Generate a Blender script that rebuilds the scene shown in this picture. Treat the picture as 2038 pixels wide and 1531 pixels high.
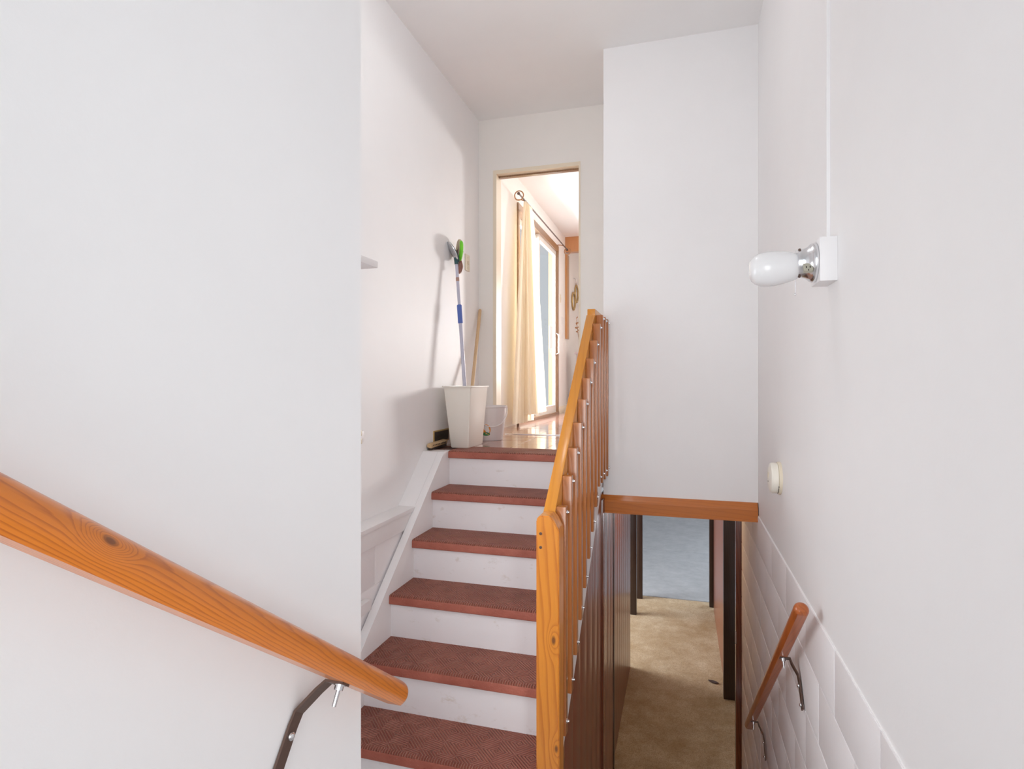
import bpy, bmesh, math, random
from mathutils import Vector, Matrix
random.seed(7)
for o in list(bpy.data.objects): bpy.data.objects.remove(o)
scene = bpy.context.scene
COL = scene.collection
# ------------------------------------------------------------------ camera
FPX, TH, CY = 1148.49, 0.2844, 759.83
cd = bpy.data.cameras.new('camera'); cam = bpy.data.objects.new('camera', cd); COL.objects.link(cam)
cd.sensor_fit = 'HORIZONTAL'; cd.sensor_width = 36; cd.lens = 36*FPX/2038
cd.shift_y = -(765.5-CY)/2038
cd.clip_start = 0.02
cam.location = (0, 0, 0); cam.rotation_euler = (math.pi/2, 0, TH)
scene.camera = cam
# ------------------------------------------------------------------ light
vs = scene.view_settings
vs.view_transform = 'Standard'; vs.look = 'None'; vs.gamma = 1; vs.use_curve_mapping = False
vs.exposure = -0.15
scene.cycles.max_bounces = 16; scene.cycles.diffuse_bounces = 10
w = bpy.data.worlds.new('daylight'); scene.world = w; w.use_nodes = True
w.node_tree.nodes['Background'].inputs[0].default_value = (.90, .955, 1, 1)
w.node_tree.nodes['Background'].inputs[1].default_value = 0.7
def area(name, loc, target, sx, sy, power, color=(1, 1, 1), spread=180):
    l = bpy.data.lights.new(name, 'AREA'); l.shape = 'RECTANGLE'; l.size = sx; l.size_y = sy
    l.energy = power; l.color = color; l.spread = math.radians(spread)
    o = bpy.data.objects.new(name, l); COL.objects.link(o); o.location = loc
    o.rotation_euler = (Vector(target)-Vector(loc)).to_track_quat('-Z', 'Y').to_euler()
    return o
# daylight of the side door, kitchen and basement windows, plus added unseen fills
area('entry_fill', (-.10, -1.70, .20), (-.5, 3, -.45), 1.0, 1.9, 12, (.95, .98, 1), 80)  # unseen light behind the viewer, added and narrowed to lift the stairs
area('side_door_fill', (1.05, -1.5, .3), (-1.1, 2.8, -.6), 1.0, 1.6, 13, (.95, .98, 1), 80)  # second unseen light through the side door, added to brighten bin and risers
area('side_door_sky', (2.3, -.95, .55), (-.6, .5, .35), .9, 1.5, 5, (.94, .975, 1))
area('landing_fill', (-1.64, 1.6, -.11), (.4, 2.2, -.95), .88, .88, 11.5, (.95, .98, 1), 150)  # added fill for the right wall, set in an unseen window
area('kitchen_window_daylight', (1.25, 10.16, .80), (-1.45, 3.5, .85), .8, .8, 29, (1, .97, .95), 60)
area('patio_daylight', (-2.6, 6.5, .9), (0, 6.3, .4), 1.9, 2.0, 380, (.95, .98, 1))
area('basement_window_daylight', (3.3, 9.6, -1.5), (-.4, 9.0, -2.7), 2.2, 1.0, 105, (.80, .90, 1))
area('passage_floor_fill', (-3.25, 6.7, -1.5), (.2, 6.9, -2.89), 1.4, .9, 170, (.86, .93, 1))  # added fill for the passage floor, through an unseen opening
# ------------------------------------------------------------------ materials
def mat(name, rgb, rough=.6, metal=0, spec=.5, build=None, **kw):
    m = bpy.data.materials.new(name); m.use_nodes = True
    nt = m.node_tree; b = nt.nodes['Principled BSDF']
    b.inputs['Base Color'].default_value = (*rgb, 1); b.inputs['Roughness'].default_value = rough
    b.inputs['Metallic'].default_value = metal; b.inputs['Specular IOR Level'].default_value = spec
    for k, v in kw.items(): b.inputs[k.replace('_', ' ')].default_value = v
    if build: build(nt, b)
    return m
def N(nt, t, **kw):
    n = nt.nodes.new(t)
    for k, v in kw.items():
        if hasattr(n, k): setattr(n, k, v)
        else: n.inputs[k.replace('_', ' ')].default_value = v
    return n
def coords(nt, scale=(1, 1, 1), rnd=False):
    tc = N(nt, 'ShaderNodeTexCoord'); mp = N(nt, 'ShaderNodeMapping'); mp.inputs['Scale'].default_value = scale
    nt.links.new(tc.outputs['Object'], mp.inputs['Vector'])
    if rnd:
        oi = N(nt, 'ShaderNodeObjectInfo'); mm = N(nt, 'ShaderNodeMath', operation='MULTIPLY'); mm.inputs[1].default_value = 37
        nt.links.new(oi.outputs['Random'], mm.inputs[0]); nt.links.new(mm.outputs[0], mp.inputs['Location'])
    return mp.outputs['Vector']
def noise(nt, vec, scale, detail=4, rough=.5):
    n = N(nt, 'ShaderNodeTexNoise'); n.inputs['Scale'].default_value = scale; n.inputs['Detail'].default_value = detail
    n.inputs['Roughness'].default_value = rough; nt.links.new(vec, n.inputs['Vector']); return n.outputs['Fac']
def ramp(nt, fac, stops):
    r = N(nt, 'ShaderNodeValToRGB'); e = r.color_ramp.elements
    while len(e) < len(stops): e.new(.5)
    for i, (p, c) in enumerate(stops): e[i].position = p; e[i].color = (*c, 1)
    nt.links.new(fac, r.inputs['Fac']); return r.outputs['Color']
def bump(nt, b, h, strength=.3, dist=.002):
    n = N(nt, 'ShaderNodeBump'); n.inputs['Strength'].default_value = strength; n.inputs['Distance'].default_value = dist
    nt.links.new(h, n.inputs['Height']); nt.links.new(n.outputs['Normal'], b.inputs['Normal'])
def math2(nt, op, a, b=None):
    n = N(nt, 'ShaderNodeMath', operation=op)
    for i, v in enumerate((a, b)):
        if v is None: continue
        if isinstance(v, (int, float)): n.inputs[i].default_value = v
        else: nt.links.new(v, n.inputs[i])
    return n.outputs[0]
def mixc(nt, fac, a, b):
    n = N(nt, 'ShaderNodeMix', data_type='RGBA')
    nt.links.new(fac, n.inputs['Factor'])
    for s, v in ((6, a), (7, b)):
        if isinstance(v, tuple): n.inputs[s].default_value = (*v, 1)
        else: nt.links.new(v, n.inputs[s])
    return n.outputs[2]

def plaster(rgb, var=.03, bs=.10, sc=70):
    def f(nt, b):
        v = coords(nt)
        c = ramp(nt, noise(nt, v, 1.7, 5, .6), [(.3, tuple(x*(1-var) for x in rgb)), (.7, rgb)])
        nt.links.new(c, b.inputs['Base Color'])
        h = math2(nt, 'ADD', noise(nt, v, sc, 5, .6), math2(nt, 'MULTIPLY', noise(nt, v, 9, 3), 2.0))
        bump(nt, b, h, bs, .003)
    return f
M = {}
M['wall'] = mat('white_plaster', (.83, .82, .82), .55, build=plaster((.885, .878, .882)))
M['ceiling'] = mat('white_ceiling_paint', (.93, .925, .92), .7, build=plaster((.93, .925, .92), .03, .1))
M['paint'] = mat('white_gloss_paint', (.80, .785, .79), .4, build=plaster((.87, .858, .865), .04, .12, 30))
M['blockpaint'] = mat('painted_block', (.78, .75, .765), .5, build=plaster((.87, .845, .855), .04, .3, 90))
M['mortar'] = mat('pale_mortar_paint', (.90, .89, .89), .6, build=plaster((.92, .905, .91), .03, .3, 60))
M['warmwall'] = mat('cream_white_wall', (.88, .85, .81), .55, build=plaster((.89, .865, .83)))
M['cream'] = mat('cream_gloss_paint', (.85, .74, .56), .35, build=plaster((.86, .76, .60), .05, .05))

def riser_build(nt, b):
    v = coords(nt, rnd=True)
    base = ramp(nt, noise(nt, v, 2, 4), [(.3, (.84, .82, .84)), (.7, (.90, .885, .90))])
    mp = coords(nt, (9, 9, 16), True)
    sc = ramp(nt, noise(nt, mp, 1.1, 6, .7), [(.60, (0, 0, 0)), (.74, (1, 1, 1))])
    c = mixc(nt, math2(nt, 'MULTIPLY', sc, .5), base, (.52, .42, .32))
    nt.links.new(c, b.inputs['Base Color']); bump(nt, b, noise(nt, v, 40, 4), .12, .002)
M['riser'] = mat('scuffed_white_riser', (.78, .76, .77), .45, build=riser_build)

def wood_build(c1, c2, axis='Z', lines=90, knots=(), dark=(.12, .035, .01), strength=1.0):
    def f(nt, b):
        sc = {'X': (.07, 1, 1), 'Y': (1, .07, 1), 'Z': (1, 1, .07)}[axis]
        v = coords(nt, sc, not knots)
        ax = {'X': 'Y', 'Y': 'X', 'Z': 'X'}[axis]
        wv = N(nt, 'ShaderNodeTexWave', wave_type='BANDS', bands_direction='DIAGONAL', wave_profile='SAW')
        wv.inputs['Scale'].default_value = lines/6.28; wv.inputs['Distortion'].default_value = 3.2
        wv.inputs['Detail'].default_value = 2; wv.inputs['Detail Scale'].default_value = 1.2
        vec = v
        kmask = None
        tc = N(nt, 'ShaderNodeTexCoord')
        for (kx, ky, kz, r) in knots:
            d = N(nt, 'ShaderNodeVectorMath', operation='SUBTRACT'); d.inputs[1].default_value = (kx, ky, kz)
            nt.links.new(tc.outputs['Object'], d.inputs[0])
            s = N(nt, 'ShaderNodeVectorMath', operation='MULTIPLY')
            s.inputs[1].default_value = {'X': (.45, 1, 1), 'Y': (1, .45, 1), 'Z': (1, 1, .45)}[axis]
            nt.links.new(d.outputs[0], s.inputs[0])
            ln = N(nt, 'ShaderNodeVectorMath', operation='LENGTH'); nt.links.new(s.outputs[0], ln.inputs[0])
            q = math2(nt, 'DIVIDE', ln.outputs['Value'], r)
            g = math2(nt, 'POWER', 2.718, math2(nt, 'MULTIPLY', math2(nt, 'MULTIPLY', q, q), -.35))
            off = N(nt, 'ShaderNodeVectorMath', operation='SCALE'); off.inputs[0].default_value = (r*2.2, r*2.2, r*2.2)
            nt.links.new(g, off.inputs['Scale'])
            ad = N(nt, 'ShaderNodeVectorMath', operation='ADD'); nt.links.new(vec, ad.inputs[0]); nt.links.new(off.outputs[0], ad.inputs[1])
            vec = ad.outputs[0]
            k = N(nt, 'ShaderNodeMapRange'); k.inputs['From Min'].default_value = .75; k.inputs['From Max'].default_value = .35
            nt.links.new(q, k.inputs['Value'])
            kmask = k.outputs[0] if kmask is None else math2(nt, 'MAXIMUM', kmask, k.outputs[0])
        nt.links.new(vec, wv.inputs['Vector'])
        g = ramp(nt, wv.outputs['Fac'], [(0, (0, 0, 0)), (.55, (.10,)*3), (.9, (1, 1, 1)), (1, (.25,)*3)])
        fine = noise(nt, v, 240, 3, .6)
        fac = math2(nt, 'ADD', math2(nt, 'MULTIPLY', g, .62*strength), math2(nt, 'MULTIPLY', math2(nt, 'SUBTRACT', fine, .5), .5))
        fac = math2(nt, 'ADD', fac, math2(nt, 'MULTIPLY', math2(nt, 'SUBTRACT', noise(nt, v, 6, 2), .5), .6))
        cl = N(nt, 'ShaderNodeClamp'); nt.links.new(fac, cl.inputs[0])
        c = mixc(nt, cl.outputs[0], c1, c2)
        if kmask is not None: c = mixc(nt, math2(nt, 'MULTIPLY', kmask, .85), c, dark)
        nt.links.new(c, b.inputs['Base Color'])
        bump(nt, b, fine, .08, .001)
    return f
def wood(name, c1, c2, rough=.3, coat=.35, **kw):
    return mat(name, c1, rough, build=wood_build(c1, c2, **kw), Coat_Weight=coat, Coat_Roughness=.10)
M['newel'] = wood('orange_varnished_pine_newel', (.68, .245, .026), (.44, .105, .010), lines=130, axis='Z', knots=((.032, -.045, .33, .011), (.022, -.045, .72, .013)))
M['railpine'] = wood('golden_varnished_pine', (.64, .25, .022), (.48, .15, .014), lines=150, axis='Y', strength=.5)
M['baluster'] = wood('red_brown_baluster', (.42, .145, .036), (.28, .082, .018), lines=170, axis='Z', strength=.6)  # redder and darker than the rail pine
M['leftrail'] = wood('amber_pine_handrail', (.66, .19, .014), (.34, .062, .006), lines=620, axis='Y', strength=1.0, knots=((.021, .075, .010, .0075),))
M['rightrail'] = wood('red_brown_pine_handrail', (.42, .105, .02), (.24, .05, .012), lines=260, axis='Y', strength=.8)
M['beam'] = wood('orange_brown_beam', (.52, .155, .02), (.36, .09, .012), lines=150, axis='X', rough=.35, strength=.5)
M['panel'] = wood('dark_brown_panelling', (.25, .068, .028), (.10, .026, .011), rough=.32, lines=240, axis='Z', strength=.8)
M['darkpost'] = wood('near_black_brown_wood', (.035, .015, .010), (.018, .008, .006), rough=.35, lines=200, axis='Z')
M['trim'] = wood('red_brown_casing', (.19, .048, .018), (.09, .022, .010), rough=.25, lines=200, axis='Z')
M['soffit'] = wood('medium_brown_panel', (.55, .26, .105), (.44, .19, .07), lines=200, axis='Z')
M['goldwood'] = wood('golden_brown_strip', (.50, .24, .08), (.36, .16, .05), lines=160, axis='Z')
M['stick'] = wood('pale_bare_wood', (.66, .46, .27), (.50, .32, .17), rough=.6, coat=0, lines=240, axis='Z', strength=.5)
M['brushwood'] = wood('worn_beech_block', (.58, .40, .22), (.42, .27, .13), rough=.6, coat=0, lines=200, axis='Y', strength=.5)

def rubber_build(nt, b):
    tc = N(nt, 'ShaderNodeTexCoord'); sp = N(nt, 'ShaderNodeSeparateXYZ'); nt.links.new(tc.outputs['Object'], sp.inputs[0])
    x, y, z = sp.outputs
    cell = .072
    par = math2(nt, 'MODULO', math2(nt, 'ABSOLUTE', math2(nt, 'ADD', math2(nt, 'FLOOR', math2(nt, 'DIVIDE', x, cell)), math2(nt, 'FLOOR', math2(nt, 'DIVIDE', math2(nt, 'ADD', y, .015), cell)))), 2)
    sgn = math2(nt, 'SUBTRACT', math2(nt, 'MULTIPLY', par, 2), 1)
    d = math2(nt, 'ADD', x, math2(nt, 'MULTIPLY', y, sgn))
    rib = math2(nt, 'SINE', math2(nt, 'MULTIPLY', d, 6.2832/.0155))
    edge = math2(nt, 'SINE', math2(nt, 'MULTIPLY', x, 6.2832/.011))
    nearf = math2(nt, 'LESS_THAN', y, .026)
    h = math2(nt, 'ADD', math2(nt, 'MULTIPLY', edge, nearf), math2(nt, 'MULTIPLY', rib, math2(nt, 'SUBTRACT', 1, nearf)))
    topm = math2(nt, 'GREATER_THAN', z, -.006)
    h = math2(nt, 'MULTIPLY', h, topm)
    vr = coords(nt, rnd=True)
    wear = noise(nt, vr, 14, 5, .65)
    c = ramp(nt, noise(nt, vr, 5, 5, .65), [(.3, (.29, .078, .053)), (.7, (.45, .145, .100))])
    crest = math2(nt, 'MULTIPLY', math2(nt, 'MAXIMUM', h, 0), math2(nt, 'MULTIPLY', wear, 1.05))
    c = mixc(nt, crest, c, (.54, .29, .21))
    speck = ramp(nt, noise(nt, vr, 150, 2), [(.70, (0, 0, 0)), (.76, (1, 1, 1))])
    c = mixc(nt, math2(nt, 'MULTIPLY', speck, .35), c, (.6, .42, .32))
    nt.links.new(c, b.inputs['Base Color'])
    bump(nt, b, math2(nt, 'ADD', h, math2(nt, 'MULTIPLY', noise(nt, vr, 120, 3), .7)), 1.0, .0045)
M['rubber'] = mat('red_brown_ribbed_rubber', (.17, .055, .04), .5, spec=.3, build=rubber_build)
def tile_build(nt, b):
    v = coords(nt, rnd=True)
    c = ramp(nt, noise(nt, v, 16, 6, .7), [(.3, (.30, .135, .095)), (.7, (.43, .22, .165))])
    nt.links.new(c, b.inputs['Base Color']); bump(nt, b, noise(nt, v, 12, 2), .04, .002)
M['tile'] = mat('polished_red_brown_tile', (.38, .18, .13), .16, build=tile_build, Coat_Weight=.6, Coat_Roughness=.08)
M['grout'] = mat('dark_tile_joint', (.16, .08, .06), .7, build=plaster((.17, .085, .065), .2))
def carpet_build(nt, b):
    v = coords(nt)
    a = noise(nt, v, 130, 5, .85); l = ramp(nt, noise(nt, v, 3.0, 7, .72), [(.32, (0, 0, 0)), (.68, (1, 1, 1))])
    c = mixc(nt, l, (.40, .27, .145), (.66, .53, .37))
    c = mixc(nt, ramp(nt, a, [(.42, (0, 0, 0)), (.66, (.8,)*3)]), c, (.20, .13, .07))
    nt.links.new(c, b.inputs['Base Color']); bump(nt, b, a, .6, .006)
M['carpet'] = mat('tan_pile_carpet', (.4, .3, .2), .9, spec=.2, build=carpet_build)
def greyfloor_build(nt, b):
    v = coords(nt); c = mixc(nt, noise(nt, v, 5, 7, .72), (.22, .225, .235), (.50, .50, .51))
    nt.links.new(c, b.inputs['Base Color']); bump(nt, b, noise(nt, v, 60, 4, .7), .25, .004)
M['greyfloor'] = mat('grey_mottled_floor', (.4, .4, .41), .45, build=greyfloor_build)
M['floorgrey'] = mat('pale_grey_linoleum', (.62, .61, .60), .5, build=plaster((.64, .63, .62), .1))
M['bin'] = mat('ivory_plastic', (.83, .78, .69), .35, build=plaster((.90, .86, .78), .03, .03))
M['bucket'] = mat('white_plastic', (.82, .79, .79), .35, build=plaster((.83, .80, .80), .04, .03))
M['orange'] = mat('orange_print', (.85, .33, .04), .5, build=plaster((.85, .33, .04), .06, .02))
M['green'] = mat('lime_green_foam', (.20, .74, .03), .6, build=plaster((.2, .74, .03), .15, .2))
M['darkgreen'] = mat('dark_green_print', (.04, .22, .08), .5, build=plaster((.04, .22, .08), .1, .02))
M['cloth'] = mat('dusty_pink_cloth', (.52, .32, .27), .9, build=plaster((.55, .34, .28), .3, .5))
M['tancloth'] = mat('tan_microfibre', (.62, .52, .36), .9, build=plaster((.63, .53, .37), .2, .5))
M['blue'] = mat('blue_foam_grip', (.10, .17, .52), .6, build=plaster((.11, .18, .53), .1, .2))
M['pole'] = mat('pale_lilac_enamel', (.60, .60, .72), .3, build=plaster((.60, .60, .72), .05, .02))
M['darkplastic'] = mat('dark_grey_plastic', (.05, .06, .065), .4, build=plaster((.055, .065, .07), .15, .1))
M['teal'] = mat('dark_teal_plastic', (.03, .10, .11), .4, build=plaster((.03, .10, .11), .15, .05))
M['steel'] = mat('zinc_plated_steel', (.72, .73, .75), .25, 1, build=lambda nt, b: bump(nt, b, noise(nt, coords(nt), 90), .1, .001))
M['chrome'] = mat('brushed_aluminium', (.80, .81, .83), .22, 1, build=lambda nt, b: bump(nt, b, noise(nt, coords(nt), 60), .15, .001))
M['bracket'] = mat('brown_painted_iron', (.115, .07, .055), .4, .3, build=plaster((.12, .072, .056), .2, .15))
M['ivory'] = mat('aged_ivory_plastic', (.76, .68, .52), .4, build=plaster((.78, .70, .55), .08, .03))
M['detector'] = mat('yellowed_white_plastic', (.84, .80, .70), .4, build=plaster((.85, .81, .72), .05, .03))
M['outlet'] = mat('grey_olive_outlet_plastic', (.42, .40, .32), .45, build=plaster((.43, .41, .33), .1, .05))
M['black'] = mat('black_slot', (.015, .012, .01), .6, build=plaster((.015, .012, .01), .2, .05))
M['vent'] = mat('dark_bronze_metal', (.07, .055, .05), .45, .4, build=plaster((.075, .06, .052), .2, .1))
M['glow'] = mat('added_pendant_globe', (.9, .9, .9), .3, build=plaster((.9, .9, .9), .02, .02), Emission_Color=(.98, .99, 1, 1), Emission_Strength=12)  # emission of the added pendant
M['warmglow'] = mat('added_passage_dome', (.9, .85, .75), .3, build=plaster((.9, .85, .75), .02, .02), Emission_Color=(1, .70, .40, 1), Emission_Strength=48)  # emission of the added passage lamp
M['opal'] = mat('opal_glass', (.90, .90, .91), .12, build=plaster((.9, .9, .91), .02, .02), Transmission_Weight=.12, Subsurface_Weight=.0)
M['doorframe'] = wood('brown_patio_door_frame', (.34, .20, .11), (.24, .13, .07), lines=200, axis='Z')
M['sash'] = mat('pale_sash_paint', (.80, .76, .70), .35, build=plaster((.81, .77, .71), .05, .05))
def glass_build(nt, b):
    out = nt.nodes['Material Output']; tr = N(nt, 'ShaderNodeBsdfTransparent'); tr.inputs[0].default_value = (.985, .992, 1, 1)
    gl = N(nt, 'ShaderNodeBsdfGlossy'); gl.inputs['Roughness'].default_value = .02
    mx = N(nt, 'ShaderNodeMixShader'); mx.inputs[0].default_value = .04; nt.links.new(tr.outputs[0], mx.inputs[1]); nt.links.new(gl.outputs[0], mx.inputs[2]); nt.links.new(mx.outputs[0], out.inputs[0])
M['glass'] = mat('clear_glass', (.93, .97, 1), .03, build=glass_build)
M['brass'] = mat('aged_gold', (.58, .40, .16), .4, .5, build=plaster((.6, .42, .17), .2, .1))
M['copper'] = mat('brown_ring_wood', (.40, .20, .09), .4, build=plaster((.42, .21, .09), .2, .1))
M['mauve'] = mat('mauve_painted_wood', (.50, .43, .45), .5, build=plaster((.51, .44, .46), .08, .1))
M['paper'] = mat('white_paper', (.82, .80, .78), .8, build=plaster((.83, .81, .79), .06, .05))
M['outside'] = mat('pale_concrete_patio', (.62, .62, .60), .8, build=plaster((.62, .62, .6), .1, .2))
def curtain_build(nt, b):
    out = nt.nodes['Material Output']
    tr = N(nt, 'ShaderNodeBsdfTranslucent'); tr.inputs[0].default_value = (.95, .89, .75, 1)
    mx = N(nt, 'ShaderNodeMixShader'); mx.inputs[0].default_value = .38
    nt.links.new(b.outputs[0], mx.inputs[1]); nt.links.new(tr.outputs[0], mx.inputs[2]); nt.links.new(mx.outputs[0], out.inputs[0])
    v = coords(nt, (1, 1, .05)); c = ramp(nt, noise(nt, v, 60, 3), [(.3, (.88, .79, .62)), (.7, (.93, .87, .74))])
    nt.links.new(c, b.inputs['Base Color'])
M['curtain'] = mat('cream_sheer_fabric', (.9, .8, .6), .9, spec=.1, build=curtain_build)
# ------------------------------------------------------------------ mesh helpers
def bm_box(bm, lo, hi, bev=0, mat_i=0):
    v = [bm.verts.new((x, y, z)) for x in (lo[0], hi[0]) for y in (lo[1], hi[1]) for z in (lo[2], hi[2])]
    fs = [bm.faces.new([v[i] for i in q]) for q in ((0, 1, 3, 2), (4, 6, 7, 5), (0, 4, 5, 1), (2, 3, 7, 6), (0, 2, 6, 4), (1, 5, 7, 3))]
    for f in fs: f.material_index = mat_i
    if bev:
        es = list({e for f in fs for e in f.edges})
        bmesh.ops.bevel(bm, geom=es, offset=bev, segments=2, profile=.6, affect='EDGES')
def bm_poly(bm, pts, axis, a, b, bev=0):
    """extrude a polygon of 2-D points along axis from a to b ('X': pts are y,z; 'Y': x,z; 'Z': x,y)"""
    def p3(p, t): return {'X': (t, p[0], p[1]), 'Y': (p[0], t, p[1]), 'Z': (p[0], p[1], t)}[axis]
    A = [bm.verts.new(p3(p, a)) for p in pts]; B = [bm.verts.new(p3(p, b)) for p in pts]
    n = len(pts); fs = [bm.faces.new(A), bm.faces.new(B[::-1])]
    for i in range(n): fs.append(bm.faces.new((A[i], B[i], B[(i+1) % n], A[(i+1) % n])))
    bmesh.ops.recalc_face_normals(bm, faces=fs)
    if bev: bmesh.ops.bevel(bm, geom=list({e for f in fs for e in f.edges}), offset=bev, segments=2, profile=.6, affect='EDGES')
def bm_lathe(bm, prof, seg=32, axis='Z', closed=True):
    rings = []
    for r, h in prof:
        ring = []
        for i in range(seg):
            a = 2*math.pi*i/seg; c, s = r*math.cos(a), r*math.sin(a)
            ring.append(bm.verts.new({'Z': (c, s, h), 'X': (h, c, s), 'Y': (c, h, s)}[axis]))
        rings.append(ring)
    fs = []
    for a, b in zip(rings, rings[1:]):
        for i in range(seg): fs.append(bm.faces.new((a[i], a[(i+1) % seg], b[(i+1) % seg], b[i])))
    if closed:
        fs.append(bm.faces.new(rings[0][::-1])); fs.append(bm.faces.new(rings[-1]))
    bmesh.ops.recalc_face_normals(bm, faces=fs)
def bm_tube(bm, pts, r, seg=10, caps=True, flat=None):
    """tube along points; r a number or a list; flat=(w,h) makes a flat bar"""
    pts = [Vector(p) for p in pts]; n = len(pts); rings = []
    up = Vector((0, 0, 1)); nrm = None
    for i, p in enumerate(pts):
        t = (pts[min(i+1, n-1)]-pts[max(i-1, 0)]).normalized()
        if nrm is None:
            nrm = t.orthogonal().normalized() if abs(t.dot(up)) > .95 else (up-t*t.dot(up)).normalized()
        else: nrm = (nrm-t*t.dot(nrm)).normalized()
        bn = t.cross(nrm); rr = r[i] if isinstance(r, (list, tuple)) else r
        rings.append([bm.verts.new(p+nrm*rr*math.cos(2*math.pi*k/seg)+bn*rr*math.sin(2*math.pi*k/seg)) for k in range(seg)])
    fs = []
    for a, b in zip(rings, rings[1:]):
        for k in range(seg): fs.append(bm.faces.new((a[k], a[(k+1) % seg], b[(k+1) % seg], b[k])))
    if caps: fs += [bm.faces.new(rings[0][::-1]), bm.faces.new(rings[-1])]
    bmesh.ops.recalc_face_normals(bm, faces=fs)
def bm_torus(bm, c, R, r, axis='Y', seg=32, s2=8):
    rings = []
    for i in range(seg):
        a = 2*math.pi*i/seg; ring = []
        for k in range(s2):
            b = 2*math.pi*k/s2; q = R+r*math.cos(b); h = r*math.sin(b); x, y = q*math.cos(a), q*math.sin(a)
            o = {'Z': (x, y, h), 'X': (h, x, y), 'Y': (x, h, y)}[axis]; ring.append(bm.verts.new((c[0]+o[0], c[1]+o[1], c[2]+o[2])))
        rings.append(ring)
    fs = [bm.faces.new((rings[i][k], rings[(i+1) % seg][k], rings[(i+1) % seg][(k+1) % s2], rings[i][(k+1) % s2])) for i in range(seg) for k in range(s2)]
    bmesh.ops.recalc_face_normals(bm, faces=fs)
def finish(bm, name, mats, smooth=False, origin=(0, 0, 0)):
    me = bpy.data.meshes.new(name)
    if any(origin): bmesh.ops.translate(bm, verts=bm.verts, vec=-Vector(origin))
    bm.to_mesh(me); bm.free()
    for m in (mats if isinstance(mats, (list, tuple)) else [mats]): me.materials.append(M[m])
    if smooth:
        for p in me.polygons: p.use_smooth = True
        me.set_sharp_from_angle(angle=math.radians(38))
    return me
def put(name, me, parent=None, loc=(0, 0, 0), rot=(0, 0, 0), world=True):
    """link a mesh; loc is in world space, made local to a parent that is only translated"""
    o = bpy.data.objects.new(name, me); COL.objects.link(o)
    L = Vector(loc)
    if parent is not None:
        o.parent = parent
        if world:
            q = parent
            while q is not None: L -= q.location; q = q.parent
    o.location = L; o.rotation_euler = rot
    return o
def tag(o, label=None, cat=None, group=None, kind=None):
    if label: o['label'] = label
    if cat: o['category'] = cat
    if group: o['group'] = group
    if kind: o['kind'] = kind
    return o
def thing(name, label, cat, loc, group=None):
    o = bpy.data.objects.new(name, None); COL.objects.link(o); o.location = loc; o.empty_display_size = .05
    return tag(o, label, cat, group)
def box(name, lo, hi, m, parent=None, bev=0, smooth=None):
    bm = bmesh.new(); c = [(a+b)/2 for a, b in zip(lo, hi)]
    bm_box(bm, [a-q for a, q in zip(lo, c)], [b-q for b, q in zip(hi, c)], bev)
    return put(name, finish(bm, name, m, bool(bev)), parent, c)
def struct(name, boxes, m, label=None, bev=0):
    bm = bmesh.new()
    for lo, hi in boxes: bm_box(bm, lo, hi, bev)
    o = put(name, finish(bm, name, m)); return tag(o, label, None, None, 'structure')
def poly(name, pts, axis, a, b, m, parent=None, bev=0, smooth=False):
    bm = bmesh.new(); bm_poly(bm, pts, axis, a, b, bev)
    vs_ = [v.co.copy() for v in bm.verts]
    c = [(min(v[i] for v in vs_)+max(v[i] for v in vs_))/2 for i in range(3)]
    return put(name, finish(bm, name, m, smooth or bool(bev), c), parent, c)
# ------------------------------------------------------------------ measures (metres, eye level z = 0)
XR, XE, XL = .42, -.45, -1.50
YB, YD = 3.52, 4.22
ZC, Z0 = 2.02, -.4214
RISE, RUN, Y0 = .2055, .248, 3.265
ZM = Z0-6*RISE            # landing between the flights
ZF = -2.89                # basement floor
XT, XS = -1.3595, -.455   # ends of the treads
NOSE = RISE/RUN
# ------------------------------------------------------------------ the setting
struct('wall_left', [((-.76, -1.6, ZM), (-.63, 1.05, ZC)), ((-1.62, .93, ZM), (-.76, 1.05, ZC))], 'wall', 'near white plaster wall carrying the amber handrail')
wall_stair = struct('wall_stairwell_left', [((-1.62, 2.05, ZM), (XL, YD+.11, ZC)), ((-1.62, 1.05, ZM), (XL, 1.15, ZC)), ((-1.62, 1.15, .34), (XL, 2.05, ZC)), ((-1.62, 1.15, ZM), (XL, 2.05, -.57))], 'wall', 'white plaster wall along the left of the stairs, with an added unseen window')
struct('wall_back', [((XE, YB, -.6842), (XR, YD+.11, ZC))], 'wall', 'white wall above the basement passage')
# kitchen side of the landing: wall with a framed opening
DL, DR, DT = -1.383, -.7086, 1.6211
struct('wall_kitchen_side', [((XL, YD, Z0-.2), (DL, YD+.11, ZC)), ((DR, YD, Z0-.2), (XE, YD+.11, ZC)), ((DL, YD, DT), (DR, YD+.11, ZC))], 'warmwall', 'white wall around the kitchen doorway')
dj = struct('door_1', [((DL, YD-.006, Z0), (DL+.026, YD+.116, DT-.028)), ((DR-.012, YD-.006, Z0), (DR, YD+.116, DT-.028)), ((DL, YD-.006, DT-.028), (DR, YD+.116, DT))], 'cream', 'cream jambs and head of the kitchen doorway')
box('sliding_track', (DL+.03, YD+.05, DT-.04), (DR-.015, YD+.085, DT-.028), 'doorframe', dj)
struct('ceiling', [((-1.75, -1.72, ZC), (2.3, 10.2, ZC+.12))], 'ceiling')
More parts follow.
